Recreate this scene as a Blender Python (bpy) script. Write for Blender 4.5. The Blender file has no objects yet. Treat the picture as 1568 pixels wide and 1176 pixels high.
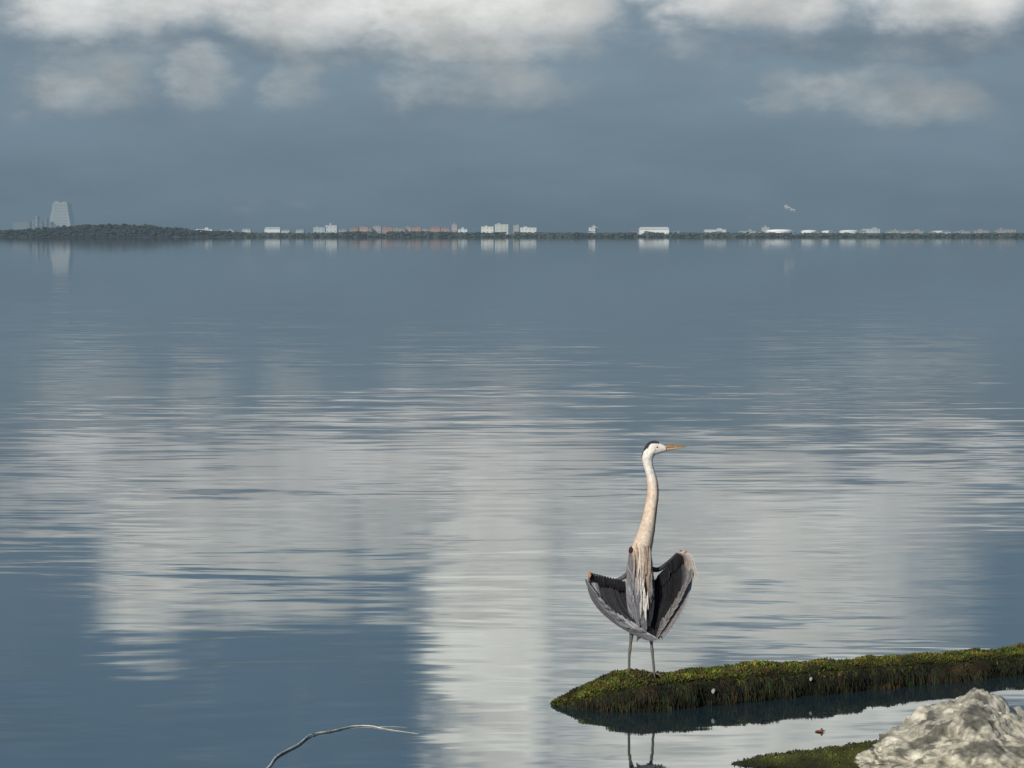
import bpy, math, random
from mathutils import Vector, noise as mn
random.seed(7)
R=math.radians
sc=bpy.context.scene
sc.view_settings.view_transform='Standard'
try: sc.view_settings.look='None'
except: pass
sc.view_settings.exposure=0

# ---------------------------------------------------------------- helpers
def newmat(name):
    m=bpy.data.materials.new(name); m.use_nodes=True
    nt=m.node_tree; b=nt.nodes['Principled BSDF']
    return m,nt,b
def N(nt,t,**kw):
    n=nt.nodes.new(t)
    for k,v in kw.items(): setattr(n,k,v)
    return n
def setin(nt,sock,v):
    if isinstance(v,bpy.types.NodeSocket): nt.links.new(v,sock)
    else: sock.default_value=v
def M(nt,op,a,b=None,c=None,clamp=False):
    n=N(nt,'ShaderNodeMath',operation=op,use_clamp=clamp)
    setin(nt,n.inputs[0],a)
    if b is not None: setin(nt,n.inputs[1],b)
    if c is not None: setin(nt,n.inputs[2],c)
    return n.outputs[0]
def VM(nt,op,a,b=None,scale=None):
    n=N(nt,'ShaderNodeVectorMath',operation=op)
    setin(nt,n.inputs[0],a)
    if b is not None: setin(nt,n.inputs[1],b)
    if scale is not None: setin(nt,n.inputs['Scale'],scale)
    return n.outputs['Value'] if op in('LENGTH','DOT_PRODUCT') else n.outputs[0]
def MR(nt,v,a,b,c=0.,d=1.,smooth=True):
    n=N(nt,'ShaderNodeMapRange'); n.interpolation_type='SMOOTHSTEP' if smooth else 'LINEAR'
    setin(nt,n.inputs[0],v)
    for i,x in enumerate((a,b,c,d)): n.inputs[i+1].default_value=x
    return n.outputs[0]
def MIX(nt,f,a,b):
    n=N(nt,'ShaderNodeMix',data_type='RGBA')
    setin(nt,n.inputs[0],f)
    for s,v in ((n.inputs[6],a),(n.inputs[7],b)):
        if isinstance(v,tuple): s.default_value=(v[0],v[1],v[2],1)
        else: nt.links.new(v,s)
    return n.outputs[2]
def NOISE(nt,vec,scale,detail=5,rough=.55,dim='3D'):
    n=N(nt,'ShaderNodeTexNoise',noise_dimensions=dim)
    if vec is not None: nt.links.new(vec,n.inputs['Vector'])
    n.inputs['Scale'].default_value=scale; n.inputs['Detail'].default_value=detail
    n.inputs['Roughness'].default_value=rough
    return n

class MB:
    def __init__(s): s.v=[];s.f=[];s.c=[];s.m=[]
    def add(s,vs,fs,col=(1,1,1),mat=0):
        o=len(s.v); s.v+= [tuple(v) for v in vs]
        if callable(col): s.c+=[col(v) for v in vs]
        elif isinstance(col,list): s.c+=col
        else: s.c+=[col]*len(vs)
        for f in fs: s.f.append(tuple(i+o for i in f)); s.m.append(mat)
    def box(s,x0,x1,y0,y1,z0,z1,col=(1,1,1),mat=0):
        vs=[(x0,y0,z0),(x1,y0,z0),(x1,y1,z0),(x0,y1,z0),(x0,y0,z1),(x1,y0,z1),(x1,y1,z1),(x0,y1,z1)]
        s.add(vs,[(0,3,2,1),(4,5,6,7),(0,1,5,4),(1,2,6,5),(2,3,7,6),(3,0,4,7)],col,mat)
    def obj(s,name,mats,smooth=True,parent=None,loc=(0,0,0)):
        me=bpy.data.meshes.new(name); me.from_pydata(s.v,[],s.f); me.update()
        at=me.color_attributes.new('Col','FLOAT_COLOR','POINT')
        for i,c in enumerate(s.c): at.data[i].color=(c[0],c[1],c[2],1)
        for m in mats: me.materials.append(m)
        for p,mi in zip(me.polygons,s.m): p.material_index=mi; p.use_smooth=smooth
        o=bpy.data.objects.new(name,me); sc.collection.objects.link(o); o.location=loc
        if parent: o.parent=parent
        return o
def lerp(a,b,t): return tuple(x+(y-x)*t for x,y in zip(a,b))
def catmull(pts,n):
    out=[]; k=len(pts)
    for i in range(k-1):
        p0=pts[max(i-1,0)];p1=pts[i];p2=pts[i+1];p3=pts[min(i+2,k-1)]
        for j in range(n):
            t=j/n
            out.append(tuple(.5*((2*b)+(-a+c)*t+(2*a-5*b+4*c-d)*t*t+(-a+3*b-3*c+d)*t**3) for a,b,c,d in zip(p0,p1,p2,p3)))
    out.append(tuple(pts[-1])); return out
def tube(mb,pts,col,seg=10,sub=6,mat=0):
    P=catmull(pts,sub); vs=[];fs=[]
    for i,p in enumerate(P):
        c=Vector(p[:3]); t=(Vector(P[min(i+1,len(P)-1)][:3])-Vector(P[max(i-1,0)][:3]))
        if t.length<1e-9:t=Vector((0,0,1))
        t.normalize(); ref=Vector((0,1,0)) if abs(t.y)<.9 else Vector((1,0,0))
        a=t.cross(ref).normalized(); b=t.cross(a)
        for k in range(seg):
            q=2*math.pi*k/seg; vs.append(c+(a*math.cos(q)+b*math.sin(q))*max(p[3],1e-4))
    for i in range(len(P)-1):
        for k in range(seg):
            a0=i*seg+k;a1=i*seg+(k+1)%seg; fs.append((a0,a1,a1+seg,a0+seg))
    fs.append(tuple(range(seg))[::-1]); fs.append(tuple((len(P)-1)*seg+k for k in range(seg)))
    mb.add(vs,fs,col,mat)
def ico(mb,c,r,col,sub=2,mat=0,disp=0,fr=1):
    import bmesh
    bm=bmesh.new(); bmesh.ops.create_icosphere(bm,subdivisions=sub,radius=1)
    vs=[]
    for v in bm.verts:
        k=1+disp*mn.noise(Vector(v.co)*fr+Vector(c)*3.1)
        vs.append((c[0]+v.co.x*r[0]*k,c[1]+v.co.y*r[1]*k,c[2]+v.co.z*r[2]*k))
    fs=[tuple(v.index for v in f.verts) for f in bm.faces]; bm.free()
    mb.add(vs,fs,col,mat)

# ---------------------------------------------------------------- camera
cd=bpy.data.cameras.new('camera'); cam=bpy.data.objects.new('camera',cd); sc.collection.objects.link(cam)
cd.sensor_width=36; cd.lens=91.8; cd.clip_start=.1; cd.clip_end=80000
cam.location=(0,0,2.3); cam.rotation_euler=(R(90-3.262),0,0); sc.camera=cam

# ---------------------------------------------------------------- sun + sky
SUN_EL=27; saz=(-.55,-.84)
sd=Vector((saz[0]*math.cos(R(SUN_EL)),saz[1]*math.cos(R(SUN_EL)),math.sin(R(SUN_EL))))
ld=bpy.data.lights.new('sun','SUN'); ld.energy=3.8; ld.angle=R(.5); ld.color=(1,.93,.82)
lo=bpy.data.objects.new('sun',ld); sc.collection.objects.link(lo)
lo.rotation_euler=sd.to_track_quat('Z','Y').to_euler(); lo.location=(-20,-30,30)

w=bpy.data.worlds.new('World'); sc.world=w; w.use_nodes=True; nt=w.node_tree; nt.nodes.clear()
out=N(nt,'ShaderNodeOutputWorld')
sky=N(nt,'ShaderNodeTexSky',sky_type='NISHITA'); sky.sun_disc=False
sky.sun_elevation=R(SUN_EL); sky.sun_rotation=math.atan2(saz[0],saz[1])%(2*math.pi)
bgA=N(nt,'ShaderNodeBackground'); nt.links.new(sky.outputs[0],bgA.inputs[0]); bgA.inputs[1].default_value=.09
tc=N(nt,'ShaderNodeTexCoord'); sx=N(nt,'ShaderNodeSeparateXYZ'); nt.links.new(tc.outputs['Generated'],sx.inputs[0])
az=M(nt,'MULTIPLY',M(nt,'ARCTAN2',sx.outputs[0],sx.outputs[1]),57.2958)
el=M(nt,'MULTIPLY',M(nt,'ARCSINE',sx.outputs[2]),57.2958)
cb=N(nt,'ShaderNodeCombineXYZ'); nt.links.new(az,cb.inputs[0]); nt.links.new(el,cb.inputs[1]); P=cb.outputs[0]
n1=NOISE(nt,VM(nt,'MULTIPLY',P,(.6,1.0,1)),.75,7,.6)
n2=NOISE(nt,VM(nt,'ADD',VM(nt,'MULTIPLY',P,(.55,1.2,1)),(31.,7.,3.)),1.1,7,.55)
wv=VM(nt,'MULTIPLY',VM(nt,'SUBTRACT',n1.outputs['Color'],(.5,.5,.5)),(3.2,1.3,0))
PW=VM(nt,'ADD',P,wv)
blobs=[(-8.5,5.0,3.2,1.1,.85),(-4.6,5.0,3.6,1.05,.95),(-.6,4.9,3.5,1.25,1.25),(5.4,5.2,3.0,1.0,.85),(9.6,5.15,3.4,1.05,.85),(0,5.7,16,.8,.85),(-4,4.2,9,.7,.33),(7,4.1,6,.7,.28),
 (-9.4,3.5,1.8,1.1,.60),(-6.8,3.5,1.1,1.0,.60),(-4.9,3.6,.8,1.0,.58),(-.7,3.4,2.4,.95,.62),(8,3.0,2.6,.8,.66),(5.9,3.1,1.1,.7,.45),
 (-6,6.4,4.0,2.3,.85),(-8,7,1.5,2.5,.98),(-2.6,6.1,1.8,2.0,.85),(-.4,9,1.9,6.5,1.25),(1.5,7.5,2.5,2.5,.75),(5.7,6.9,5.4,2.7,.9),(6.5,11.6,7.5,2.6,1.1),(2.6,9.8,2.4,1.5,.9),
 (-20,7,7,3,1),(22,8,7,4,1),(-40,9,8,4,1),(45,10,9,5,1),(-4,18,9,3,1),(14,22,9,4,1),(-22,20,8,4,1)]
acc=None
for (a,e,ra,re,wt) in blobs:
    d=VM(nt,'LENGTH',VM(nt,'MULTIPLY',VM(nt,'SUBTRACT',PW,(a,e,0.)),(1/ra,1/re,0.)))
    m=MR(nt,d,1.25,.3,0,wt)
    acc=m if acc is None else M(nt,'MAXIMUM',acc,m)
field=M(nt,'ADD',acc,M(nt,'MULTIPLY',M(nt,'SUBTRACT',n2.outputs[0],.5),1.15))
D=MR(nt,field,.06,1.15)
def ramp(pts,v,lo,hi):
    f=MR(nt,v,lo,hi,0,1,False); r=N(nt,'ShaderNodeValToRGB'); nt.links.new(f,r.inputs[0])
    el_=r.color_ramp.elements
    while len(el_)<len(pts): el_.new(.5)
    for i,(p,c) in enumerate(pts):
        el_[i].position=(p-lo)/(hi-lo); el_[i].color=(c[0]*.5,c[1]*.5,c[2]*.5,1)
    return VM(nt,'SCALE',r.outputs[0],scale=2.)
base=ramp([(-2,(.128,.185,.232)),(0,(.130,.188,.236)),(2,(.158,.225,.280)),(3.6,(.188,.258,.315)),(5.3,(.19,.265,.33)),(8,(.19,.29,.385)),(12,(.205,.335,.47)),(16,(.22,.37,.56))],el,-2,16)
cc=ramp([(2,(.33,.37,.39)),(3.2,(.40,.43,.44)),(4.2,(.46,.49,.50)),(4.8,(.66,.67,.66)),(7,(.90,.92,.87)),(10,(1.30,1.34,1.24)),(14,(1.5,1.5,1.45))],el,2,14)
n3=NOISE(nt,VM(nt,'MULTIPLY',P,(.25,.9,1)),.9,4,.5)
basev=VM(nt,'SCALE',base,scale=MR(nt,n3.outputs[0],.3,.7,.95,1.06))
d=VM(nt,'LENGTH',VM(nt,'MULTIPLY',VM(nt,'SUBTRACT',PW,(-6.,4.15,0.)),(1/7.,1/.4,0.)))
d2=VM(nt,'LENGTH',VM(nt,'MULTIPLY',VM(nt,'SUBTRACT',PW,(8.,4.1,0.)),(1/5.,1/.55,0.)))
und=M(nt,'MAXIMUM',MR(nt,d,1.1,.3,0,.35),MR(nt,d2,1.1,.3,0,.5))
b2=MIX(nt,und,basev,(.135,.18,.225))
ccv=VM(nt,'SCALE',cc,scale=MR(nt,n1.outputs[0],.3,.7,.78,1.15))
skyc=MIX(nt,D,b2,ccv)
bgB=N(nt,'ShaderNodeBackground'); nt.links.new(skyc,bgB.inputs[0]); bgB.inputs[1].default_value=1
mx=N(nt,'ShaderNodeMixShader'); nt.links.new(MR(nt,el,14,28,0,1),mx.inputs[0])
nt.links.new(bgB.outputs[0],mx.inputs[1]); nt.links.new(bgA.outputs[0],mx.inputs[2])
nt.links.new(mx.outputs[0],out.inputs[0])

# ---------------------------------------------------------------- water
m_w,nt,b=newmat('water')
geo=N(nt,'ShaderNodeNewGeometry'); pos=geo.outputs['Position']
dist=VM(nt,'LENGTH',pos)
warp=NOISE(nt,VM(nt,'MULTIPLY',pos,(.15,.3,1)),1,2)
wp=VM(nt,'ADD',pos,VM(nt,'MULTIPLY',VM(nt,'SUBTRACT',warp.outputs['Color'],(.5,.5,.5)),(0,1.5,0)))
a1=NOISE(nt,VM(nt,'MULTIPLY',wp,(.30,1.35,1)),1,2,.5)
a2=NOISE(nt,VM(nt,'MULTIPLY',wp,(1.0,4.6,1)),1,3,.55)
a5=NOISE(nt,VM(nt,'MULTIPLY',wp,(2.5,16,1)),1,3,.6)
a3=NOISE(nt,VM(nt,'MULTIPLY',pos,(.12,.2,1)),1,3,.5)
a4=NOISE(nt,VM(nt,'MULTIPLY',pos,(.5,.3,1)),1,2,.5)
patch=MR(nt,a3.outputs[0],.38,.62,.5,1.3)
s1=M(nt,'MULTIPLY',M(nt,'SUBTRACT',a1.outputs[0],.5),.042)
s2=M(nt,'MULTIPLY',M(nt,'SUBTRACT',a2.outputs[0],.5),.064)
s5=M(nt,'MULTIPLY',M(nt,'SUBTRACT',a5.outputs[0],.5),.018)
fade=MR(nt,dist,35,160,1,.14)
sy=M(nt,'MULTIPLY',M(nt,'MULTIPLY',M(nt,'ADD',M(nt,'ADD',s1,s2),s5),patch),fade)
far=MR(nt,dist,500,2000,1,.10)
sy=M(nt,'MULTIPLY',sy,far)
sxx=M(nt,'MULTIPLY',M(nt,'MULTIPLY',M(nt,'SUBTRACT',a4.outputs[0],.5),.012),fade)
cbn=N(nt,'ShaderNodeCombineXYZ'); nt.links.new(sxx,cbn.inputs[0]); nt.links.new(sy,cbn.inputs[1]); cbn.inputs[2].default_value=1
nrm=VM(nt,'NORMALIZE',cbn.outputs[0]); nt.links.new(nrm,b.inputs['Normal'])
b.inputs['Base Color'].default_value=(.016,.030,.036,1)
rg=MR(nt,dist,30,200,.036,.028); rg=M(nt,'MULTIPLY',rg,MR(nt,dist,600,2200,1,.6))
nt.links.new(rg,b.inputs['Roughness'])
b.inputs['IOR'].default_value=1.55
xs=[0]; st=2.
while xs[-1]<30000: xs.append(xs[-1]+st); st*=1.35
xs=[-x for x in xs[:0:-1]]+xs
mb=MB(); n=len(xs)
vs=[(x,y,0) for y in xs for x in xs]
fs=[(j*n+i,j*n+i+1,(j+1)*n+i+1,(j+1)*n+i) for j in range(n-1) for i in range(n-1)]
mb.add(vs,fs); mb.obj('water',[m_w],False)

# ---------------------------------------------------------------- attribute-coloured material
def attrmat(name,rough=.8,nscale=40,namt=.35,bump=.0,bscale=100,spec=.3,haze_glow=0):
    m,nt,b=newmat(name)
    at=N(nt,'ShaderNodeAttribute',attribute_name='Col'); tc=N(nt,'ShaderNodeTexCoord')
    nz=NOISE(nt,tc.outputs['Object'],nscale,4)
    c=VM(nt,'SCALE',at.outputs['Color'],scale=MR(nt,nz.outputs[0],.25,.75,1-namt,1+namt,False))
    nt.links.new(c,b.inputs['Base Color']); b.inputs['Roughness'].default_value=rough
    b.inputs['Specular IOR Level'].default_value=spec
    if haze_glow:   # self-glow stands in for aerial in-scatter over kilometres of air
        b.inputs['Emission Color'].default_value=(.13,.19,.24,1); b.inputs['Emission Strength'].default_value=haze_glow
    if bump:
        nb=NOISE(nt,tc.outputs['Object'],bscale,6,.65); bp=N(nt,'ShaderNodeBump'); bp.inputs['Strength'].default_value=bump
        bp.inputs['Distance'].default_value=.01; nt.links.new(nb.outputs[0],bp.inputs['Height']); nt.links.new(bp.outputs[0],b.inputs['Normal'])
    return m
m_fe=attrmat('heron_feathers',.85,70,.25,.35,160,.15)
m_leg=attrmat('heron_leg_skin',.6,80,.25,.2,300)
m_moss=attrmat('moss',.9,9,.5,0)
m_rock=attrmat('weathered_rock',.9,22,.5,1.,26)
m_far=attrmat('distant_walls',.85,.05,.15,haze_glow=.45)
m_hazy=attrmat('hazy_walls',.85,.05,.1,haze_glow=.75)
m_tree=attrmat('distant_foliage',.95,.12,.4,haze_glow=.30)

# ---------------------------------------------------------------- mossy log
A0=Vector((.40,12.62,0)); dirL=Vector((1,.50,0)).normalized(); perp=Vector((-dirL.y,dirL.x,0))
def logpt(s,ang):
    k=min(1,max(0.0,(s+.14)/.40)); k=math.sin(k*math.pi/2)**.8
    g=max(0,min(1,s/2.6))
    w=(.225-.075*g)*(.22+.78*k); h=(.138-.045*g)*k
    ct,st_=math.cos(ang),math.sin(ang)
    ex=math.copysign(abs(ct)**.75,ct)*w; ez=math.copysign(abs(st_)**.55,st_)*(h if st_>0 else .12)
    p=A0+dirL*s+perp*(ex+(1-k)*.14)
    q=Vector((p.x,p.y,ez))
    d=mn.fractal(q*6,1,2,4)*.026+mn.noise(q*2.1)*.018+mn.noise(q*17)*.012
    q+=(perp*ct+Vector((0,0,1))*st_*.7)*d*(.4+.6*k)
    return q
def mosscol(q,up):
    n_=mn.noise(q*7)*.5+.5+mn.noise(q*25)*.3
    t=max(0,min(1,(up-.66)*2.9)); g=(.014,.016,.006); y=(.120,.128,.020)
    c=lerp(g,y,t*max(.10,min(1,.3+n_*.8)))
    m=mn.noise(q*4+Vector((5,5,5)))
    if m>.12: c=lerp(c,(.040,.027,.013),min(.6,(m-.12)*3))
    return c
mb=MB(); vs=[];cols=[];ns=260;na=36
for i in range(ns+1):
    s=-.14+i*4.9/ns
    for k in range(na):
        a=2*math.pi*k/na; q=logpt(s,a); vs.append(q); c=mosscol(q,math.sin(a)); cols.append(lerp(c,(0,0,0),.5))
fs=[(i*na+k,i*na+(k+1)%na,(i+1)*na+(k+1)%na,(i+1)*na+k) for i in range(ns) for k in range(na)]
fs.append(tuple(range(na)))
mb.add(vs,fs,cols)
def tuft(mb,q,nrm,col,L,droop,wd=.16):
    d=(nrm+Vector((random.gauss(0,.5),random.gauss(0,.5),random.gauss(0,.35)))).normalized()
    side=d.cross(Vector((random.gauss(0,1),random.gauss(0,1),random.gauss(0,1)))).normalized()*L*wd
    m_=q+d*L*.55+Vector((0,0,-droop*.3*L)); e=m_+(d*.5+Vector((0,0,-droop)))*L*.6
    mb.add([q-side,q+side,m_+side*.8,m_-side*.8,e],[(0,1,2,3),(3,2,4)],col)
for _ in range(50000):
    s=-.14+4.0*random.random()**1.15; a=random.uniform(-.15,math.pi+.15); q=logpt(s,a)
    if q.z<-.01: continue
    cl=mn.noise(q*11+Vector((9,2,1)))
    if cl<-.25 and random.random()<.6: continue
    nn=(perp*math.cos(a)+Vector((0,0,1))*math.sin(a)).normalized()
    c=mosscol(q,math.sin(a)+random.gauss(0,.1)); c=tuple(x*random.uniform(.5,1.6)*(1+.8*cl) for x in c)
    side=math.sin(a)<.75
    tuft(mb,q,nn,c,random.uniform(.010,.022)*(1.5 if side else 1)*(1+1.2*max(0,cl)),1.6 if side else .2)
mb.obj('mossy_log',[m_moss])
def sh(loc,r):
    mb=MB(); ico(mb,(0,0,0),(r*.8,r*.6,r),(.33,.33,.28),3,0,.7,2)
    mb.obj('shell',[m_rock],loc=loc)
sh((.985,12.66,.075),.011); sh((1.495,12.95,.085),.009)

# ---------------------------------------------------------------- mossy bank + rock
poly=[(.88,11.22),(1.10,11.42),(1.40,11.60),(1.75,11.78),(2.3,11.85),(3.0,12.0),(3.6,11.2),(3.4,10.2),(2.2,9.9),(1.9,10.7),(1.55,11.05),(1.25,11.13)]
def sdist(x,y):
    ins=False; dm=9
    for i in range(len(poly)):
        x1,y1=poly[i];x2,y2=poly[(i+1)%len(poly)]
        if (y1>y)!=(y2>y) and x<(x2-x1)*(y-y1)/(y2-y1)+x1: ins=not ins
        t=max(0,min(1,((x-x1)*(x2-x1)+(y-y1)*(y2-y1))/((x2-x1)**2+(y2-y1)**2)))
        dm=min(dm,math.hypot(x-x1-t*(x2-x1),y-y1-t*(y2-y1)))
    return dm if ins else -dm
def bankz(x,y):
    d=sdist(x,y); q=Vector((x,y,0))
    return (min(d,.25)*.22 if d>0 else d*.6)+mn.fractal(q*7,1,2,4)*.014
mb=MB(); vs=[];cols=[];nx=110;ny=100
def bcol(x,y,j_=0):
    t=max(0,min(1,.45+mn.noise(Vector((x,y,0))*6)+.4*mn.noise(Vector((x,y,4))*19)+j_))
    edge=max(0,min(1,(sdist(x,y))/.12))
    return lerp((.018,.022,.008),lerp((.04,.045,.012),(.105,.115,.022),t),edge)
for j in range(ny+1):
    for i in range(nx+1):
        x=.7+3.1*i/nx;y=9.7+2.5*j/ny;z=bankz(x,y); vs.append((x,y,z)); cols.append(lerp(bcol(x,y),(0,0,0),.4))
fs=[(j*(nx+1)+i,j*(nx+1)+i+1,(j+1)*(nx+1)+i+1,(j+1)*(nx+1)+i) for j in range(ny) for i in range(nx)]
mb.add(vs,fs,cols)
for _ in range(16000):
    x=random.uniform(.85,2.6);y=random.uniform(10.8,12.0); z=bankz(x,y)
    if z<0: continue
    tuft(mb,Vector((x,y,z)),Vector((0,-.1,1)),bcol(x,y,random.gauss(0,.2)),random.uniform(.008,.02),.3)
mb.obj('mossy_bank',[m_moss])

def rock(name,c,r,seed,sub=6,peak=0):
    import bmesh
    bm=bmesh.new(); bmesh.ops.create_icosphere(bm,subdivisions=sub,radius=1)
    vs=[];cols=[];so=Vector((seed,seed*.7,seed*1.3))
    for v in bm.verts:
        p=v.co.copy()
        vd,vp=mn.voronoi(p*1.9+so); f=(vd[1]-vd[0])
        facet=mn.cell(vp[0]*7.3)
        k=1+.12*(mn.noise(p*1.1+so))+.12*(facet-.5)*min(1,f*5)-.10*max(0,.12-f)*4+.08*mn.fractal(p*4+so,.8,2.2,6)+.035*mn.fractal(p*15+so,.7,2.2,4)
        q=Vector((p.x*r[0]*k,p.y*r[1]*k,p.z*r[2]*k))
        if peak and p.z>0: q.z*=1+peak*max(0,1-abs(p.x+.02)*1.5)-.28*max(0,abs(p.x)-.35)
        vs.append(q)
        n_=mn.fractal(p*2.8+so*2,.8,2,6); n2_=mn.fractal(p*11+so,.7,2,4)
        c_=(.33,.315,.25)
        c_=lerp(c_,(.50,.475,.39),max(0,min(1,n2_*1.6+.3)))
        if n_>.06: c_=lerp(c_,(.08,.08,.068),min(.85,(n_-.06)*3.6))
        if p.z<.42: c_=lerp(c_,(.08,.085,.03),min(1,(.42-p.z)*1.6*max(0,.6+mn.noise(p*5))))
        cols.append(c_)
    fs=[tuple(v.index for v in f.verts) for f in bm.faces]; bm.free()
    mb=MB(); mb.add(vs,fs,cols); return mb.obj(name,[m_rock],loc=c)
rock('rock',(2.02,11.12,-.02),(.49,.42,.26),3.3,7,.32)
rock('rock',(2.62,10.9,-.02),(.35,.3,.2),8.1,6)
rock('rock',(1.62,11.2,-.01),(.16,.14,.10),5.2,6)

# shore behind the frame, under the photographer
mb=MB(); vs=[];cols=[]
for j in range(41):
    for i in range(61):
        x=-15+i*.5;y=-12+j*.5; z=.75-(y+12)*.02-max(0,y-2)*.17+mn.fractal(Vector((x,y,0))*.8,1,2,4)*.08
        vs.append((x,y,z)); cols.append((.16,.15,.11))
mb.add(vs,[(j*61+i,j*61+i+1,(j+1)*61+i+1,(j+1)*61+i) for j in range(40) for i in range(60)],cols)
mb.obj('shore_ground',[m_rock])

# floating twig
mb=MB()
TW=(.60,.59,.52)
tube(mb,[(-1.07,11.1,.002,.004),(-1.05,11.2,.003,.0050),(-1.035,11.42,.005,.0042),(-.965,11.68,.004,.0052),(-.924,11.9,.006,.0038),(-.83,12.01,.004,.0036),(-.747,12.12,.004,.0026),(-.66,12.13,.003,.0030),(-.59,12.06,.002,.0018),(-.433,11.95,.001,.0008)],TW,8,8)
tube(mb,[(-.64,12.10,.003,.0016),(-.55,12.11,.003,.001),(-.49,12.10,.001,.0004)],TW,6,4)
mb.obj('floating_twig',[m_rock])
mb=MB(); ico(mb,(0,0,0),(.020,.012,.004),(.17,.06,.04),3,0,.8,2); ico(mb,(.006,0,.006),(.006,.006,.008),(.18,.08,.05),2)
mb.obj('floating_leaf',[m_moss],loc=(1.43,12.0,.004))

# ---------------------------------------------------------------- heron
U=.00323
H=bpy.data.objects.new('great_blue_heron',None); sc.collection.objects.link(H); H.location=(.640,12.80,.134)
def T(px,py,d=0): return Vector(((px-982)*U,d*U,(1035-py)*U))
BLK=(.014,.014,.016);GRY=(.15,.153,.175);LGR=(.32,.32,.335);WHT=(.76,.73,.66);PCH=(.61,.46,.34);DGR=(.04,.041,.05)
prof=[(996,978,10,2,4),(994,970,10,8,10),(990,957,10,13,16),(985,938,8,18,24),(981,910,4,21,28),(979,880,1,21,27),(979,862,-1,18.5,23),
 (980,846,-4,16.5,18),(984,830,-7,15,15),(988,815,-8,13,13),(992,798,-8,11,11),(995,780,-7,9.8,10),(998,760,-6,9,9.2),
 (998,742,-5,8.2,8.4),(995,727,-4,7.4,7.6),(991,714,-4,7.3,7.4),(990,705,-4,8.2,8),(992,697,-4,9.7,9),(996,690,-4,12,9.2),(998,684,-4,11,8.4),(999,679,-4,8.5,6),(1000,676.5,-4,3,2)]
Pp=catmull(prof,5); seg=28; vs=[];cols=[]
for (x,y,d,rx,ry) in Pp:
    for k in range(seg):
        a=2*math.pi*k/seg; ca,sa=math.cos(a),math.sin(a)
        feath=1+(.05*mn.noise(Vector((ca*4,sa*4,y*.06))) if y>830 else .04*mn.noise(Vector((ca*3,sa*3,y*.1))))
        vs.append(T(x+rx*ca*feath,y,d+ry*sa*feath))
        front=-sa
        if y<680: c=(.05,.05,.055)
        elif y<688: c=WHT if ca>-.45 else (.08,.08,.085)
        elif y<722: c=WHT
        elif y<838:
            t=min(1,(y-722)/26); c=lerp(WHT,PCH,t)
            if front>.85: c=lerp(c,WHT,.4)
            if ca>.72: c=lerp(c,(.24,.17,.13),.65*t)  # shade on the neck's right side painted into the colour
            if y>800: c=lerp(c,(.60,.50,.41),.5)
        else:
            t=min(1,(y-838)/22); c=lerp(PCH,GRY,t)
        k2=1+.22*mn.noise(Vector((ca*7,sa*7,y*.09))); cols.append(tuple(v_*k2 for v_ in c))
fs=[(i*seg+k,i*seg+(k+1)%seg,(i+1)*seg+(k+1)%seg,(i+1)*seg+k) for i in range(len(Pp)-1) for k in range(seg)]
fs+= [tuple(range(seg)),tuple((len(Pp)-1)*seg+k for k in range(seg))]
mb=MB(); mb.add(vs,fs,cols); mb.obj('body_and_neck',[m_fe],parent=H)
def xl(mb,pts,colf):
    Q=catmull(pts,4); vs=[];cols=[];sg=14
    for (x,y,rz,ry) in Q:
        for k in range(sg):
            a=2*math.pi*k/sg; vs.append(T(x,y-rz*math.sin(a),-4+ry*math.cos(a))); cols.append(colf(x,math.sin(a)))
    fs=[(i*sg+k,i*sg+(k+1)%sg,(i+1)*sg+(k+1)%sg,(i+1)*sg+k) for i in range(len(Q)-1) for k in range(sg)]
    fs+=[tuple(range(sg)),tuple((len(Q)-1)*sg+k for k in range(sg))]
    mb.add(vs,fs,cols)
mb=MB()
xl(mb,[(990,688,8,6),(998,688,10.5,8.4),(1006,688,8.8,7.4),(1013,688,6.2,5.2),(1018,688,4.4,3.6)],lambda x,s:((.06,.06,.065) if s>.85 and x<1004 else WHT))
mb.obj('face',[m_fe],parent=H)
mb=MB()
OR=(.36,.22,.11)
xl(mb,[(1012,685.8,3.6,3.4),(1022,685.2,2.9,2.6),(1036,684.9,2.0,1.7),(1049,685.2,.4,.4)],lambda x,s:lerp((.16,.10,.06),OR,.5 if s>.3 else 1))
xl(mb,[(1010,690.2,3.0,3.0),(1020,689.4,2.3,2.2),(1034,687.6,1.5,1.4),(1047,686,.3,.3)],lambda x,s:(.46,.33,.19))
mb.obj('bill',[m_leg],parent=H)
mb=MB(); 
for sgn in(-1,1):
    p=T(1004,685.5,-4+sgn*7.2); ico(mb,p,(.0056,.0045,.0056),(.65,.45,.08),2); p=T(1004,685.5,-4+sgn*8.2); ico(mb,p,(.003,.003,.003),(.01,.01,.01),2)
mb.obj('eyes',[m_leg],parent=H)
def feather(mb,p0,p1,p2,W,col,edge=None,n=10,tilt=0.,tipk=.9):
    a,b_,c=T(*p0),T(*p1),T(*p2); vs=[];cols=[]
    for i in range(n+1):
        t=i/n; q=a*(1-t)**2+b_*2*t*(1-t)+c*t*t; tg=((b_-a)*(1-t)+(c-b_)*t).normalized()
        sd_=tg.cross(Vector((0,-1,0))); sd_.normalize(); sd_=(sd_+Vector((0,tilt,0))).normalized()
        wv=W*U*min(1,(t+.12)*3.5)*(1 if t<.6 else math.sqrt(max(0,1-((t-.6)/.4)**2))*tipk+(1-tipk)*(1-t)/.4)*.5
        vs+= [q-sd_*wv,q+Vector((0,-.25*wv,0)),q+sd_*wv]
        cc_=col; ec=edge or col; cols+=[ec,lerp(cc_,(0,0,0),.25),cc_]
    fs=[]
    for i in range(n): fs+=[(3*i,3*i+1,3*i+4,3*i+3),(3*i+1,3*i+2,3*i+5,3*i+4)]
    mb.add(vs,fs,cols)
def jit(c,a=.2): k=random.uniform(1-a,1+a); return tuple(x*k for x in c)
mb=MB(); nF=26
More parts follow.
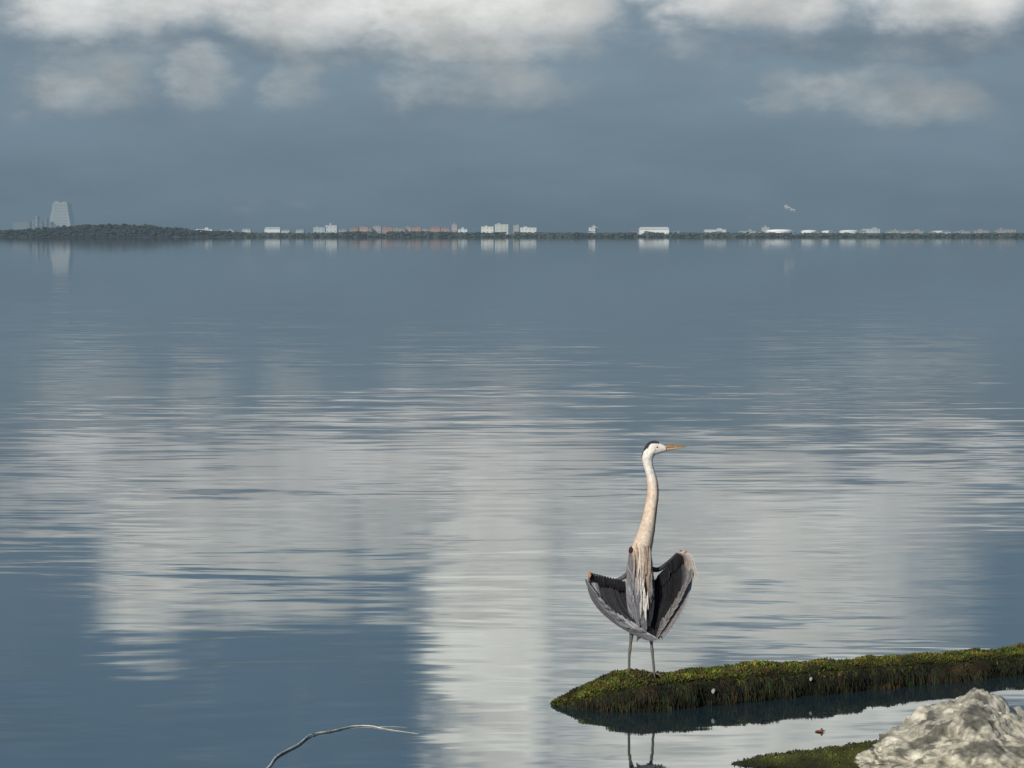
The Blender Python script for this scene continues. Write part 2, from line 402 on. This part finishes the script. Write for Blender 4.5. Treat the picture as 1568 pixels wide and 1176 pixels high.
for i in range(nF):
    f=i/(nF-1); r=lerp((904,880,-12),(960,897,4),f); c=lerp((893,938,-16),(966,945,0),f); t=lerp((1004,982,-26),(986,962,-14),f)
    t=(t[0]+random.uniform(-8,2),t[1]+random.uniform(-4,2),t[2])
    col=lerp(GRY,BLK,min(1,max(0,(f-.05)*8))); ed=lerp(LGR,DGR,min(1,max(0,(f-.04)*8)))  # inner feathers black, with the wing cup's shade painted in as well
    feather(mb,r,c,t,11-3*f,jit(col,.35),jit(ed,.4),16,.25)
for i in range(20):
    f=i/19; p=lerp((899,893),(974,962),f); bow=math.sin(f*math.pi)*9
    p=(p[0]-bow*.7+random.uniform(-1,1),p[1]+bow*.7+random.uniform(-1,1))
    q=(p[0]+(14+16*f)+random.uniform(-3,3),p[1]+(16-1*f)+random.uniform(-3,2))
    feather(mb,(p[0]-2,p[1]-7,-20),(p[0]+2,p[1]+7,-24),(q[0],q[1],-28),5+4*f,jit(lerp((.10,.10,.105),(.17,.175,.20),f),.45),jit(LGR,.3),8,.2)
tube(mb,[(*T(972,862,-2),.012),(*T(958,882,-4),.012),(*T(938,890,-8),.008),(*T(918,883,-12),.007),(*T(904,879,-14),.006),(*T(901,877,-14),.003)],lambda v:lerp(DGR,GRY,.5),10,5)
for i in range(13):
    f=i/12; p=lerp((905,880),(955,893),f)
    feather(mb,(p[0],p[1]-3,-15+f*6),(p[0]-2,p[1]+5,-17+f*6),(p[0]+2+4*f,p[1]+random.uniform(9,20),-12+f*6),5,jit(BLK,.4),jit(DGR,.5),6)
mb.obj('right_wing',[m_fe],parent=H)
mb=MB(); ico(mb,T(902,880,-20),(.008,.012,.016),(.48,.21,.12),3,0,.5,2)
ico(mb,T(1046,845,-14),(.013,.012,.009),(.55,.38,.28),3,0,.5,2)
ico(mb,T(965,843,-12),(.011,.014,.018),(.06,.022,.022),3,0,.5,2)
mb.obj('wrist_patches',[m_fe],parent=H)
mb=MB()
for i in range(nF):
    f=i/(nF-1); r=lerp((1048,847,-6),(1003,890,4),f); c=lerp((1068,906,-12),(1006,930,-2),f); t=lerp((1010,976,-22),(998,952,-10),f)
    t=(t[0]+random.uniform(-4,4),t[1]+random.uniform(-4,4),t[2])
    col=lerp((.15,.145,.15),BLK,min(1,max(0,(f-.10)*9))); ed=lerp(LGR,BLK,min(1,max(0,(f-.08)*9)))  # black inner feathers; the colour also carries the shade inside this wing
    feather(mb,r,c,t,11-2*f,jit(col,.35),jit(ed,.4),16,.2)
for i in range(11):
    f=i/10; a=lerp((1034,846),(1050,847),f)
    feather(mb,(a[0],a[1],-14-f*3),(1052+f*8,846+4*f,-18),(1046+f*20,866+28*f,-16),4.5,jit(lerp((.25,.20,.18),(.50,.46,.42),f),.3),jit((.58,.54,.48)),8)
for i in range(17):
    f=i/16; p=lerp((1059,880),(1014,960),f); bow=math.sin(f*math.pi)*3+random.uniform(-1.5,1.5)
    feather(mb,(p[0]-3+bow,p[1]-10,-18),(p[0]-3+bow,p[1]+4,-21),(p[0]-11,p[1]+15,-24),5.5,jit((.15,.145,.15),.45),jit((.36,.32,.30),.3),8,.1)
tube(mb,[(*T(985,868,-2),.013),(*T(1006,874,-2),.012),(*T(1024,860,-6),.008),(*T(1038,846,-10),.006),(*T(1048,845,-12),.003)],lambda v:DGR,10,5)
for i in range(14):
    f=i/13; p=lerp((1043,846),(1008,884),f)
    feather(mb,(p[0],p[1]-3,-12+f*6),(p[0]-1,p[1]+6,-13+f*6),(p[0]+1,p[1]+random.uniform(14,24),-8+f*6),6,jit(BLK,.4),jit(DGR,.5),6)
mb.obj('left_wing',[m_fe],parent=H)
mb=MB()
for i in range(60):
    x=random.gauss(0,1)*5.; y0=random.uniform(828,880); L=random.uniform(42,80)
    k=random.random(); col=WHT if (-5<x<3.5 and k<.65) else (GRY if k<.45 else (BLK if x>1 else LGR))
    if y0<846: col=lerp(col,PCH,.6)
    xx=982+x; feather(mb,(xx,y0,-18-3*random.random()),(xx+1,y0+L*.5,-30),(xx+random.uniform(-5,4)+(3 if x>0 else 0),y0+L,-28-3*random.random()),2.7,jit(col,.25),jit(col),8,0,.4)
for i in range(34):
    f=i/33; y0=842+f*76; x=963-3*math.sin(f*3)+random.uniform(-3,3)
    feather(mb,(x+6,y0,-12),(x-2,y0+14,-20),(x+4+f*5,y0+34,-22),5.5,jit(lerp((.22,.21,.23),GRY,f),.4),jit(LGR,.3),8,.1)
for i in range(24):
    f=i/23; y0=848+f*76; x=996+random.uniform(-3,2)
    feather(mb,(x-4,y0,-12),(x+2,y0+12,-19),(x-4,y0+32,-22),5.5,jit(BLK if random.random()<.6 else DGR,.4),jit(DGR if random.random()<.7 else GRY),8,.1)
for i in range(26):
    f=random.random(); x=966+34*f; y0=905+random.uniform(0,24)
    feather(mb,(x,y0,-16),(x+(986-x)*.2,y0+18,-24),(x+(990-x)*.5,min(970,y0+40),-25),5,jit(lerp(GRY,BLK,.15 if x<988 else .85),.4),jit(LGR if x<986 else DGR,.3),8)
for i in range(9):
    feather(mb,(1004-i*3,945,-6),(1008-i*3,962,-12),(1013-i*5,980+random.uniform(-3,6),-16),6,jit(BLK if i<4 else GRY,.3),jit(DGR),8)
mb.obj('plumes',[m_fe],parent=H)
mb=MB()
feather(mb,(1002,679,-9),(989,677,-12),(984,692,-10),4,(.06,.06,.065),(.06,.06,.065),10); feather(mb,(992,681,-6),(983,688,-8),(980,704,-6),2.2,(.1,.1,.1),(.1,.1,.1),10,0,.4)
mb.obj('crown_plumes',[m_fe],parent=H)
for nm,pts,tx in(('right_leg',[(972,945,0,.018),(967,970,-2,.012),(965,988,-2,.0070),(964,997,-2,.0080),(963,1008,-2,.0064),(963,1028,0,.0062),(963,1037,0,.0070)],963),
              ('left_leg',[(994,945,0,.018),(996,970,-2,.012),(997,988,-2,.0070),(998,997,-2,.0080),(999,1008,-2,.0064),(1001,1028,0,.0062),(1001,1037,0,.0070)],1001)):
    mb=MB(); tube(mb,[(*T(p[0],p[1],p[2]),p[3]) for p in pts],(.13,.12,.105),10,4)
    for ang in(-120,-90,-58,80):
        a=R(ang); L=20 if ang<0 else 12
        tube(mb,[(*T(tx,1034,0),.006),(*T(tx+math.cos(a)*L*.5,1033,math.sin(a)*L*.5),.0048),(*T(tx+math.cos(a)*L,1036,math.sin(a)*L),.002)],(.12,.11,.09),8,4)
    mb.obj(nm,[m_leg],parent=H)

# ---------------------------------------------------------------- far shore  (3 km away)
K=.75; Y0=3000.
def FX(px): return (px-784)*K
mb=MB(); vs=[];cols=[]
xs_=[-1600+i*20 for i in range(161)]
ys_=[2992,3000,3030,3200,4500]; zs_=[-.5,.3,.8,1.5,2]
for y,z in zip(ys_,zs_):
    for x in xs_: vs.append((x,y+mn.noise(Vector((x*.01,y,0)))*5,z)); cols.append((.05,.055,.05))
n=len(xs_)
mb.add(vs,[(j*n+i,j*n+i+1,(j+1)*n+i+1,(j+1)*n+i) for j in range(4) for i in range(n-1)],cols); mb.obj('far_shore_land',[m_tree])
def treetop(px):
    pts=[(-400,348),(0,352),(40,351),(80,348),(110,345),(170,342.5),(230,344.5),(265,348),(290,351.5),(340,354),(380,356),(470,356.5),(560,354),(640,354),(700,355),(900,356),(1150,355.5),(1300,356.5),(1568,356.5),(2000,356)]
    for (a,b_),(c,d_) in zip(pts,pts[1:]):
        if a<=px<=c: return b_+(d_-b_)*(px-a)/(c-a)
    return 357
def treemass(name,p0,p1,yoff,col,dens):
    mb=MB(); px=p0
    while px<p1:
        h=(363-treetop(px))*K*random.uniform(.82,1.05)*(1+.22*mn.noise(Vector((px*.12,0,yoff))))
        if mn.noise(Vector((px*.03,yoff,0)))<-.22 and px>400: h*=.65
        for l in range(max(3,int(h/2.0))):
            r=random.uniform(1.0,2.3); z=min(h-r*.6,random.uniform(.1,1)*h)
            g=random.uniform(.7,1.25)
            ico(mb,(FX(px)+random.gauss(0,2.5),Y0+yoff+random.uniform(-6,6)+z*.8,max(.8,z)),(r*random.uniform(1,1.9),r,r*.7),tuple(x*g for x in col),1,0,.6,1.7)
        px+=dens
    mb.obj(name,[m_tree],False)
treemass('distant_trees',-300,390,6,(.022,.026,.022),.8)
treemass('distant_trees',380,1900,4,(.040,.050,.042),1.0)
def building(name,x0,x1,top,col=(.62,.64,.64),dy=60,roof='flat',depth=18,storeys=3,mat=None):
    X0,X1=FX(x0),FX(x1); h=(363-top)*K*(Y0+dy)/Y0; mb=MB(); yb=Y0+dy; dark=tuple(c*.45 for c in col)
    mb.box(X0,X1,yb,yb+depth,0,h,col)
    if roof=='flat':
        mb.box(X0-.3,X1+.3,yb-.3,yb+depth+.3,h,h+.6,tuple(c*.85 for c in col))
        wd=X1-X0; p=random.uniform(.15,.6); mb.box(X0+wd*p,X0+wd*(p+random.uniform(.1,.3)),yb+4,yb+9,h+.6,h+random.uniform(1.6,3),tuple(c*.8 for c in col))
    else:
        r=h+min(3,(X1-X0)*.12)
        mb.add([(X0-.5,yb-.5,h),(X1+.5,yb-.5,h),(X1+.5,yb+depth+.5,h),(X0-.5,yb+depth+.5,h),(X0+1,yb+depth/2,r),(X1-1,yb+depth/2,r)],[(0,1,5,4),(1,2,5),(2,3,4,5),(3,0,4)],tuple(c*.8 for c in col))
    nwin=max(2,int((X1-X0)/4))
    for s in range(storeys):
        zc=h*(s+.55)/storeys
        for i in range(nwin):
            xc=X0+(X1-X0)*(i+.5)/nwin
            mb.box(xc-.7,xc+.7,yb-.08,yb+.1,zc-.5,zc+.5,dark)
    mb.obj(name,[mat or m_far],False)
def tank(name,x0,x1,top,col=(.66,.66,.63),dy=45):
    h=(363-top)*K*(Y0+dy)/Y0; r=(FX(x1)-FX(x0))/2; c=(FX(x0)+FX(x1))/2; mb=MB(); sg=32; vs=[]
    prof_=[(r,0),(r,h*.82),(r*1.01,h*.84),(r*.7,h*.95),(r*.3,h),(0.05,h*1.01)]
    for rr,z in prof_:
        for k in range(sg): q=2*math.pi*k/sg; vs.append((c+rr*math.cos(q),Y0+dy+r+rr*math.sin(q),z))
    mb.add(vs,[(i*sg+k,i*sg+(k+1)%sg,(i+1)*sg+(k+1)%sg,(i+1)*sg+k) for i in range(5) for k in range(sg)],col)
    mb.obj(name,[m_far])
W_=(.42,.44,.43)
building('white_warehouse',291,316,351.5,W_,storeys=2); building('white_warehouse',330,350,353,(.24,.25,.25)); building('white_warehouse',363,376,351.5,(.30,.32,.32),roof='gable')
building('white_warehouse',398,422,350.5,W_,roof='gable',storeys=1);building('white_house',424,437,353,(.26,.28,.28),roof='gable',storeys=1); building('white_house',447,459,352,(.24,.27,.27),roof='gable')
building('white_apartment_building',474,492,348.5,(.24,.27,.27)); building('white_apartment_building',490,508,345.5,(.30,.32,.32),dy=90)
for a,c,t,cl in((517,529,351,(.18,.19,.19)),(532,545,349,(.20,.13,.10)),(547,560,347.5,(.22,.16,.14)),(561,567,349,(.2,.13,.11)),(568,580,346,(.20,.19,.19)),(582,598,349,(.20,.13,.10)),(600,618,350,(.19,.16,.15)),(619,627,348,(.2,.18,.17)),(629,643,349,(.24,.14,.11)),(645,655,350.5,(.22,.19,.17)),(657,673,348,(.22,.14,.12)),(675,687,350.5,(.24,.15,.12))):
    building('brick_apartment_building',a,c,t,cl,dy=random.choice([30,50]),roof=random.choice(['flat','gable']))
building('pink_tower_building',690,698,344.5,(.28,.23,.21)); building('white_apartment_building',700,714,351.5,W_)
building('white_hotel',736,755,347.5,(.42,.43,.40),storeys=3); building('white_hotel',757,778,344,(.33,.35,.32),dy=95,storeys=4); building('white_hotel',786,795,345.5,(.22,.22,.21),dy=80); building('white_hotel',797,822,349,(.42,.44,.42))
building('white_tower_building',904,918,349,(.40,.41,.41),roof='gable'); building('chimney_building',909,913,346.5,(.38,.38,.38),dy=40)
building('white_warehouse',983,1029,351.5,(.52,.53,.51),roof='gable',storeys=1); building('white_warehouse',1085,1118,352,(.36,.38,.38),storeys=1);building('white_house',1140,1164,354,(.22,.24,.24),storeys=1)
tank('white_storage_tank',1180,1224,351); tank('white_storage_tank',1234,1260,352,(.54,.54,.52)); tank('white_storage_tank',1265,1288,352.8,(.5,.5,.48)); tank('white_storage_tank',1294,1325,352,(.54,.55,.53))
building('white_house',1184,1194,348.5,(.26,.28,.28),dy=130);building('white_warehouse',1332,1358,351,(.27,.29,.28)); building('white_house',1373,1390,353.5,(.21,.23,.23)); building('white_house',1396,1426,354,(.20,.19,.19)); tank('white_storage_tank',1436,1464,353,(.36,.38,.37))
building('white_house',1476,1498,354.5,(.19,.21,.21)); building('brick_apartment_building',1506,1528,353.5,(.19,.18,.18)); building('brick_apartment_building',1541,1570,352,(.18,.17,.17))
for a in range(835,1480,22):
    if random.random()<.5: building('white_house',a,a+random.randint(5,13),353.8+random.random()*1.8,random.choice([(.2,.22,.22),(.27,.29,.27),(.18,.16,.15)]),dy=25,roof='gable',storeys=1)
# far hazy tower, sloping on its left side
mb=MB(); hz=(.13,.14,.135); s=(Y0+900)/Y0
def pr(pts,y0,y1,c):
    n_=len(pts); v=[(FX(p)*s,y0,(363-q)*K*s) for p,q in pts]+[(FX(p)*s,y1,(363-q)*K*s) for p,q in pts]
    mb.add(v,[tuple(range(n_)),tuple(range(2*n_-1,n_-1,-1))]+[(i,i+n_,(i+1)%n_+n_,(i+1)%n_) for i in range(n_)],c)
pr([(72,363),(78,332),(80,325),(82,312),(90,310),(104,312),(106,328),(108,340),(111,363)],Y0+900,Y0+940,hz)
pr([(83,311),(84,308.5),(90,308.5),(91,311)],Y0+905,Y0+925,(.11,.12,.12)); pr([(96,312),(96,309.5),(102,310),(103,312)],Y0+906,Y0+926,(.13,.14,.14))
for z in range(9):
    zz=363-316-4.6*z
    if zz<6: break
    for c_ in range(6):
        x0=84+c_*3.4+random.uniform(-.3,.3); mb.box(FX(x0)*s,FX(x0+1.7)*s,Y0+899.5,Y0+900.2,zz*K*s,(zz+1.6)*K*s,(.095,.105,.105))
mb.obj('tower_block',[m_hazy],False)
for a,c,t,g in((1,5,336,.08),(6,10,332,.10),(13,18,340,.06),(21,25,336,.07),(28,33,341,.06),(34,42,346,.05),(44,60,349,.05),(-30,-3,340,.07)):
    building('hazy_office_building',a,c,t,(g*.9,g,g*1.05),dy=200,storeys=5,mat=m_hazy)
# steam plume from a stack inland: a torn wisp
m_st,nt,b=newmat('steam'); b.inputs['Base Color'].default_value=(.6,.63,.65,1); b.inputs['Roughness'].default_value=1; b.inputs['Alpha'].default_value=.22
mb=MB()
for i in range(26):
    t=random.random()
    ico(mb,(FX(1215+14*t+random.gauss(0,1)),3100+random.gauss(0,3),(363-(315+7*t+random.gauss(0,.9+t)))*K),(random.uniform(.8,2.2),1,random.uniform(.5,1.3)),(1,1,1),2,0,.6,2)
mb.obj('steam_plume',[m_st])
